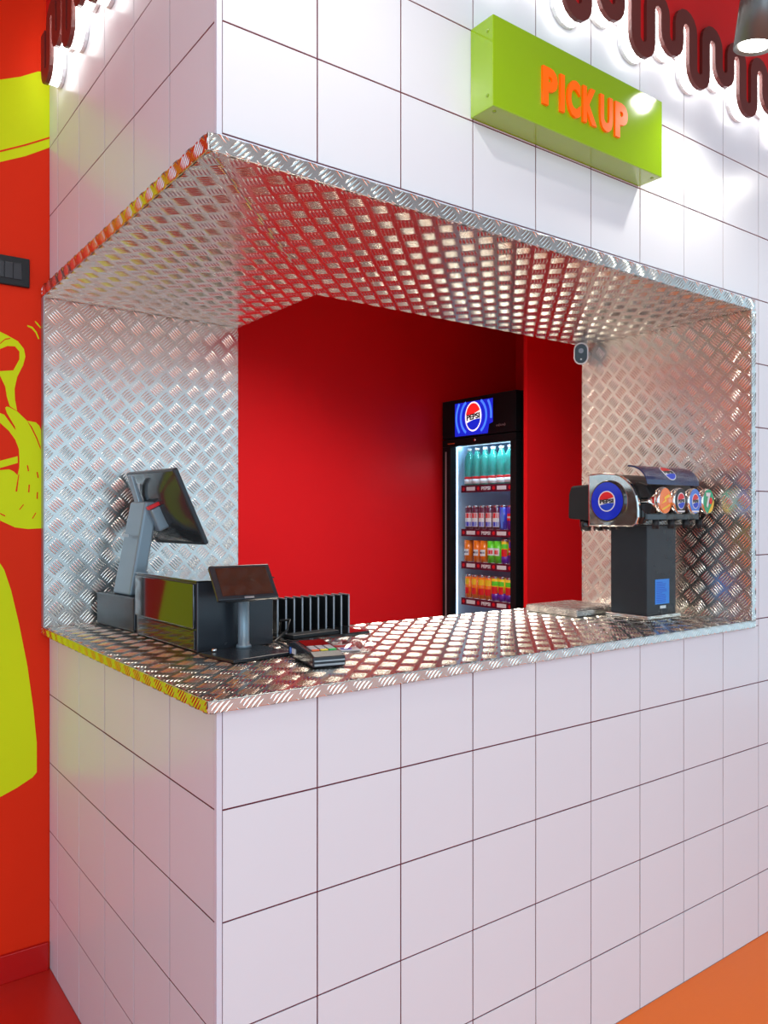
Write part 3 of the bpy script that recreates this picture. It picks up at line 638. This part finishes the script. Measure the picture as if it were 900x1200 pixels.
# front fascia rolls forward under the taps
mb = MB(); mb.prism([(-.070, .291), (-.105, .294), (-.118, .310), (-.118, .330), (-.100, .345), (-.070, .345)], -.149, .130, 0, XH); mb.build('lower_fascia', 'blackg', t, bevel=.004)
mb = MB(); mb.prism([(-.080, .325), (-.128, .328), (-.138, .345), (-.134, .380), (-.115, .412), (-.075, .425)], -.148, -.120, 0, XH); mb.build('valve_block', 'black', t, bevel=.006)
for k, xx in enumerate((-.118, -.040, .036, .110)):
    # tap body and badge facing the front
    X0 = frame((xx, -.150, .366), (1, .14, 0), (0, 0, 1))  # w = -y
    mb = MB(); mb.lathe([(.026, -.055), (.028, -.020), (.038, -.008), (.0405, .0), (.0405, .006), (.0385, .010), (0, .010)], 36, 0, X0); tb = mb.build('tap', 'chrome', t)
    mb = MB()
    if k == 0:
        mb.prism(circ(.0375, 32), .0098, .0112, 0, X0)
        mb.prism([(-.028, -.010), (.004, -.002), (.000, .006), (.028, .012), (.020, .020), (-.010, .010), (-.006, .002)], .0112, .0118, 1, X0); mb.prism([(-.024, -.024), (.026, -.010), (.024, -.016), (-.020, -.029)], .0112, .0118, 1, X0)
        o = mb.build('badge', ['orange_p', 'yellow_p'], tb); o['label'] = 'orange round badge with yellow strokes'
    elif k in (1, 2):
        mb.prism(circ(.0375, 32), .0098, .0112, 0, X0); globe(mb, X0, .025 if k == 1 else .023, .0112, (1, 2, 3, 4)); mb.prism([(-.022, -.034), (.022, -.034), (.026, -.029), (-.026, -.029)], .0112, .0118, 1, X0)
        o = mb.build('badge', ['black_p' if k == 1 else 'lblue_p', 'white_p', 'red_p', 'blue_p', 'black_p'], tb); o['label'] = 'black round badge with globe' if k == 1 else 'light blue round badge with globe'
    else:
        mb.prism(circ(.0375, 32), .0098, .0112, 0, X0); mb.prism(circ(.0360, 16, 0, 0, -PI * .55, PI * .05) , .0112, .0116, 3, X0)
        text(mb, '7', 1, X0 @ Matrix.Translation((0, 0, .0117)), .030, .046, .0012, .05, -.006, .004); mb.prism(circ(.0105, 20, .010, .002), .0130, .0138, 2, X0)
        o = mb.build('badge', ['green_p', 'white_p', 'red_p', 'yellow_p'], tb); o['label'] = 'green and yellow round badge with a white 7'
    mb = MB(); mb.cyl(.010, -.018, .010, 16, 0, Matrix.Translation((xx + .0, -.128, .300))); mb.build('nozzle', 'black', tb)
# lid: curved navy panel lifted at the back
vs = []; N = 10
for i in range(2):
    for j in range(N):
        a = j / (N - 1); ang = a * 1.45
        y = -.070 - .068 * math.sin(ang) / math.sin(1.45); z = .412 + .062 * math.cos(ang)
        vs.append((-.175 + i * .270, y, z))
vs += [(x, y, z - .005) for x, y, z in vs]
f1 = [(j, j + 1, N + j + 1, N + j) for j in range(N - 1)]; off = 2 * N
f2 = [tuple(off + q for q in f[::-1]) for f in f1]
f3 = [(j, off + j, off + j + 1, j + 1) for j in range(N - 1)] + [(N + j, N + j + 1, off + N + j + 1, off + N + j) for j in range(N - 1)] + [(0, N, off + N, off), (N - 1, off + N - 1, off + 2 * N - 1, 2 * N - 1)]
mb = MB(); mb.add(vs, f1 + f2 + f3, 0, None); lid = mb.build('lid', 'navy_p', t)
mb = MB(); globe(mb, Matrix.Identity(4), .030, 0., (0, 1, 2, 3)); em = mb.build('emblem', ['white_p', 'red_p', 'blue_p', 'black_p'], lid)
bm = bmesh.new(); bm.from_mesh(em.data)
for q in np.arange(-.028, .029, .004):
    bmesh.ops.bisect_plane(bm, geom=bm.verts[:] + bm.edges[:] + bm.faces[:], plane_co=(0, float(q), 0), plane_no=(0, 1, 0))
for v in bm.verts:      # wrap the flat print on the curved lid
    an = .84 - v.co.y / .066; w_ = v.co.z + .0006
    v.co = Vector((-.045 + v.co.x, -.070 - .0685 * math.sin(an) - math.sin(an) * w_, .412 + .062 * math.cos(an) + math.cos(an) * w_))
bm.to_mesh(em.data); bm.free()
# rear handle block and nozzles on the staff side
mb = MB(); mb.prism([(.0845, .305), (.178, .312), (.176, .390), (.165, .418), (.0845, .422)], -.155, .04, 0, XH); mb.build('rear_block', 'black', t, bevel=.006)
for xx in (-.125, -.06, .0):
    mb = MB(); mb.lathe([(.016, .272), (.019, .290), (.019, .312)], 16, 0, Matrix.Translation((xx, .128, 0))); mb.build('rear_nozzle', 'blackg', t)
    mb = MB(); mb.lathe([(.010, .278), (.012, .292)], 12, 0, Matrix.Translation((xx - .01, .04, 0))); mb.build('screw_foot', 'black', t)

t = thing('drip_tray', 'low brushed steel drip tray on the counter left of the dispenser pedestal', 'tray', (1.52, .44, CT + .0018))
mb = MB(); mb.box(-.128, .100, -.085, .135, 0, .020); mb.build('tray_body', 'steel', t, bevel=.002)
mb = MB(); mb.box(-.124, .096, -.081, .131, .020, .0225)
for i in range(13): mb.box(-.114 + i * .016, -.107 + i * .016, -.07, .12, .0225, .0245)
mb.build('grille', 'steel', t, bevel=.0005)

# ================================================================ SECURITY CAMERA
t = thing('security_camera', 'small white security camera with black face under the soffit by the right panel', 'camera', (1.755, .600, 1.915))
F = Vector((-.75, -.62, -.22)).normalized()
XC = frame((-.052, -.004, 0), F.cross(Vector((0, 0, 1))), F.cross(Vector((0, 0, 1))).cross(F)*-1)
XC = frame((-.052, -.004, 0), Vector((0, 0, 1)).cross(F), F.cross(Vector((0, 0, 1)).cross(F)))  # u right, v up, w toward view
st = []
def stad(a, h, n=10): return [(a * math.cos(q), h + a * math.sin(q)) for q in [PI * k / n for k in range(n + 1)]] + [(a * math.cos(q), -h + a * math.sin(q)) for q in [PI + PI * k / n for k in range(n + 1)]]
mb = MB(); mb.prism(stad(.026, .014), -.045, .012, 0, XC); mb.build('housing', 'white', t, bevel=.005, seg=3)
mb = MB(); mb.prism(stad(.0215, .013), .011, .0145, 0, XC); fc_ = mb.build('face', 'blackg', t, bevel=.001)
mb = MB(); mb.prism(circ(.009, 20, 0, .010), .0145, .0155, 0, XC); mb.build('lens', 'grey', fc_)
mb = MB(); mb.prism(circ(.003, 10, 0, -.020), .0145, .0155, 0, XC); mb.build('indicator', 'white_p', fc_)
mb = MB(); mb.tube([(-.03, .01, .0), (-.012, .02, .008), (.0055, .02, .01)], [.008, .009, .014], 12); mb.build('mount', 'white', t)

# ================================================================ DRINKS COOLER
FX = 2.48; Y0, Y1 = 1.672, 2.268; FZ = 1.996
fr = thing('drinks_cooler', 'tall black drinks cooler with lit blue header panel and glass door', 'fridge', (FX, (Y0 + Y1) / 2, 0))
hy = (Y1 - Y0) / 2
mb = MB(); mb.box(.05, .60, -hy, -hy + .04, .04, FZ); mb.box(.05, .60, hy - .04, hy, .04, FZ); mb.box(.56, .60, -hy + .04, hy - .04, .04, FZ)
mb.box(.05, .56, -hy + .04, hy - .04, .04, .16); mb.box(.05, .56, -hy + .04, hy - .04, 1.76, FZ); mb.build('cabinet', 'coolblack', fr)
mb = MB(); 
mb.box(.052, .559, -hy + .0402, -hy + .046, .161, 1.759); mb.box(.052, .559, hy - .046, hy - .0402, .161, 1.759); mb.box(.553, .5598, -hy + .046, hy - .046, .161, 1.759); mb.box(.06, .553, -hy + .046, hy - .046, 1.753, 1.7598); mb.box(.06, .553, -hy + .046, hy - .046, .1602, .168)
mb.build('liner', 'cooler_in', fr)
mb = MB(); mb.box(0, .05, -hy, hy, 1.775, FZ); hd = mb.build('header', 'coolblack', fr, bevel=.003)
XHd = frame((0, 0, 0), (0, -1, 0), (0, 0, 1))     # faces -x; u=-y
c0 = (-.030, 1.885)
mb = MB(); mb.prism([(-.185, 1.782), (.085, 1.782), (.095, 1.832), (.125, 1.840), (.125, 1.972), (-.185, 1.972)], .0004, .002, 0, XHd)
def arc(mb, r0, r1, a0, a1, mi, w):
    n = 14; lo, hi = 1.784, 1.970
    A1 = [(c0[0] + r0 * math.cos(a0 + (a1 - a0) * k / n), c0[1] + r0 * math.sin(a0 + (a1 - a0) * k / n)) for k in range(n + 1)]
    B1 = [(c0[0] + r1 * math.cos(a0 + (a1 - a0) * k / n), c0[1] + r1 * math.sin(a0 + (a1 - a0) * k / n)) for k in range(n + 1)]
    mb.prism(A1 + B1[::-1], w, w + .0006, mi, XHd)
arc(mb, .098, .112, -.95, .95, 1, .002); arc(mb, .098, .112, PI - .95, PI + .95, 1, .002)
arc(mb, .136, .150, -.15, .60, 1, .002); arc(mb, .136, .150, PI - .62, PI + .62, 1, .002)
lb = mb.build('light_panel', ['blue_e', 'blue2_e'], hd)
mb = MB(); globe(mb, frame((0, -c0[0], c0[1]), (0, -1, 0), (0, 0, 1)), .084, .0028, (0, 1, 2, 3), rx=.80); mb.build('emblem', ['white_e', 'red_e', 'blue_e', 'black_p'], hd)
mb = MB(); text(mb, 'o(ice)', 0, XHd, .070, .016, .001, .0, .185, 1.818); mb.build('small_lettering', 'lgrey', hd)
# door
mb = MB(); mb.box(0, .045, -hy, hy, 1.728, 1.770); mb.box(0, .045, -hy, hy, .06, .150); mb.box(0, .045, -hy, -hy + .042, .150, 1.728); mb.box(0, .045, hy - .070, hy, .150, 1.728)
dr = mb.build('door_frame', 'coolblack', fr, bevel=.002)
mb = MB(); mb.box(.018, .022, -hy + .042, hy - .070, .150, 1.728); mb.build('glass_pane', 'glass', fr)
mb = MB(); mb.box(-.002, .010, hy - .036, hy - .026, .18, 1.70); mb.build('door_handle', 'lgrey', dr, bevel=.001)
mb = MB(); mb.cyl(.008, 0, .003, 14, 0, frame((0, .02, 1.752), (0, -1, 0), (0, 0, 1))); mb.build('lock', 'chrome', dr)
mb = MB(); mb.box(-.001, .0, .19, .25, 1.742, 1.747); mb.build('small_print', 'red_t', dr)
mb = MB(); mb.box(.060, .068, hy - .062, hy - .054, .18, 1.74); mb.build('lamp_tube', 'strip', fr)
mb = MB(); mb.box(.075, .12, -hy + .06, hy - .06, 1.735, 1.750); mb.build('lamp_bar', 'strip', fr)
shelf_z = [1.500, 1.245, 1.055, .843]
for i, z in enumerate(shelf_z):
    mb = MB()
    mb.box(.085, .50, -hy + .050, hy - .075, z - .008, z - .004)
    sh = mb.build('shelf', 'white', fr)
    mb = MB(); mb.box(.072, .0765, -hy + .048, hy - .085, z - .040, z + .002, 0)
    XP = frame((.072, 0, z - .019), (0, -1, 0), (0, 0, 1))
    uu = -hy + .105
    k = 0
    while uu < hy - .10:
        mb.prism(circ(.011, 14, uu, 0), 0, .0008, 2, XP)
        if k % 2 == 0: mb.box(uu + .026, uu + .098, -.011, .011, 0, .0008, 1, XP)
        else: text(mb, 'PEPSI', 1, XP, .072, .020, .0008, .03, uu + .062, 0)
        uu += .125; k += 1
    mb.build('price_strip', ['maroon_p', 'white_p', 'red_p'], sh)

# drinks: build one of each kind, then copies
def can_proto(name, cols, h=.142, r=.0265, cat='can'):
    """cols: list of (z0,z1,matindex) bands painted on the wall"""
    e = thing(name, 'x', cat)
    mb = MB(); body = [(r * .80, 0), (r, .006), (r, h - .012)]
    mb.lathe([(r * .80, 0), (r, .006), (r, .0062)], 20, 0)
    for a, b, mi in cols[0]: mb.lathe([(r, a), (r, b)], 20, mi)
    for a, b, mi, q0, q1 in cols[1]:      # patches
        n = 8; vs = []
        for zz in (a, b):
            for k in range(n + 1): q = q0 + (q1 - q0) * k / n; vs.append(((r + .0004) * math.cos(q), (r + .0004) * math.sin(q), zz))
        mb.add(vs, [(k, k + 1, n + 2 + k, n + 1 + k) for k in range(n)], mi, None, True)
    mb.build('body', cols[2], e)
    mb = MB(); mb.lathe([(r, h - .012), (r * .84, h - .002), (r * .86, h), (r * .80, h - .003), (0, h - .003)], 20, 0); mb.build('lid', 'alu_can', e)
    return e
H = .142
Q0, Q1 = PI - 1.1, PI + 1.1
cola = can_proto('drink_can', ([(.006, .130, 1)], [(.020, .100, 2, Q0, Q1), (.070, .098, 3, Q0 + .1, Q1 - .1), (.022, .048, 4, Q0 + .1, Q1 - .1)], ['alu_can', 'maroon_p', 'white_p', 'red_p', 'blue_p']))
bluec = can_proto('drink_can', ([(.006, .130, 1)], [(.015, .125, 2, PI - .25, PI + .25), (.05, .09, 3, PI - .5, PI + .5)], ['alu_can', 'blue_p', 'lblue_p', 'lblue_p']))
purp = can_proto('drink_can', ([(.006, .130, 1)], [(.055, .095, 2, Q0 + .3, Q1 - .3), (.070, .080, 3, Q0 + .4, Q1 - .4)], ['alu_can', 'purple_p', 'red_p', 'white_p']))
orng = can_proto('drink_can', ([(.006, .130, 1)], [(.042, .078, 2, Q0, Q1), (.055, .066, 3, Q0 + .1, Q1 - .1)], ['alu_can', 'orange_p', 'white_p', 'navy_p']), .128)
grn = can_proto('drink_can', ([(.006, .130, 1)], [(.048, .090, 2, Q0 + .1, Q1 - .1), (.056, .078, 3, Q0 + .4, Q1 - .4)], ['alu_can', 'lime_p', 'white_p', 'red_p']), .128)
yel = can_proto('drink_can', ([(.006, .130, 1)], [(.085, .118, 2, Q0 + .1, Q1 - .1), (.030, .066, 3, Q0 + .2, Q1 - .2)], ['alu_can', 'orange_p', 'yellow_p', 'red_p']))
mix = can_proto('drink_can', ([(.006, .050, 1), (.050, .130, 4)], [(.045, .085, 2, Q0 + .2, Q1 - .2), (.090, .115, 3, Q0, Q1)], ['alu_can', 'purple_p', 'red_p', 'lime_p', 'yellow_p']))
bot = thing('water_bottle', 'x', 'bottle')
r = .031
mb = MB(); mb.lathe([(r * .7, 0), (r, .008), (r, .060), (r * .95, .065), (r, .072), (r, .150), (r * .85, .172), (.014, .200), (.013, .208)], 20); mb.build('body', 'teal', bot)
mb = MB(); mb.cyl(.0145, .207, .222, 16); mb.build('cap', 'white_p', bot)
mb = MB(); mb.lathe([(r + .0004, .014), (r + .0004, .042)], 20, 0); mb.lathe([(r + .0004, .042), (r + .0004, .056)], 20, 1); mb.build('label_band', ['white_p', 'red_p'], bot)
order = ['leftmost', 'second from the left', 'third from the left', 'fourth from the left', 'fifth from the left', 'sixth from the left', 'seventh from the left', 'eighth from the left']
used = set()
def put(proto, y, z, label, group, x=.112):
    o = proto if proto.name not in used else copy_tree(proto)
    used.add(proto.name); used.add(o.name)
    o.location = (FX + x, (Y0 + Y1) / 2 + y, z); o.rotation_euler = (0, 0, random.uniform(-.35, .35)); o['label'] = label; o['group'] = group
ys = hy - .115
for i in range(7): put(bot, ys - i * .066, shelf_z[0] - .0038, 'teal water bottle on the top cooler shelf, ' + order[i], 'water bottles on the top cooler shelf')
seq = [(cola, 'maroon and white cola can'), (cola, 'maroon and white cola can'), (cola, 'maroon and white cola can'), (cola, 'maroon and white cola can'), (cola, 'maroon and white cola can'), (bluec, 'bright blue can'), (purp, 'purple can'), (purp, 'purple can')]
for i, (p, l) in enumerate(seq): put(p, ys - i * .057, shelf_z[1] - .0038, l + ' on the second cooler shelf, ' + order[i], 'cans on the second cooler shelf')
seq = [(orng, 'orange can'), (orng, 'orange can'), (orng, 'orange can'), (grn, 'green can'), (grn, 'green can'), (mix, 'purple and yellow can'), (purp, 'purple can')]
yy = [0, .078, .134, .196, .250, .306, .362]
for i, (p, l) in enumerate(seq): put(p, ys + .008 - yy[i], shelf_z[2] - .0038, l + ' on the third cooler shelf, ' + order[i], 'cans on the third cooler shelf')
seq = [(yel, 'orange and yellow can')] * 4 + [(mix, 'purple and yellow can')] * 4
for i, (p, l) in enumerate(seq): put(p, ys - i * .055, shelf_z[3] - .0038, l + ' on the lowest visible cooler shelf, ' + order[i], 'cans on the lowest visible cooler shelf')
lamp('AREA', 'cooler_light', (FX + .075, (Y0 + Y1) / 2 + .02, 1.74), (FX + .3, (Y0 + Y1) / 2, .9), 3.2, (.5, .78, 1.), shape='RECTANGLE', size=.45, size_y=.03)
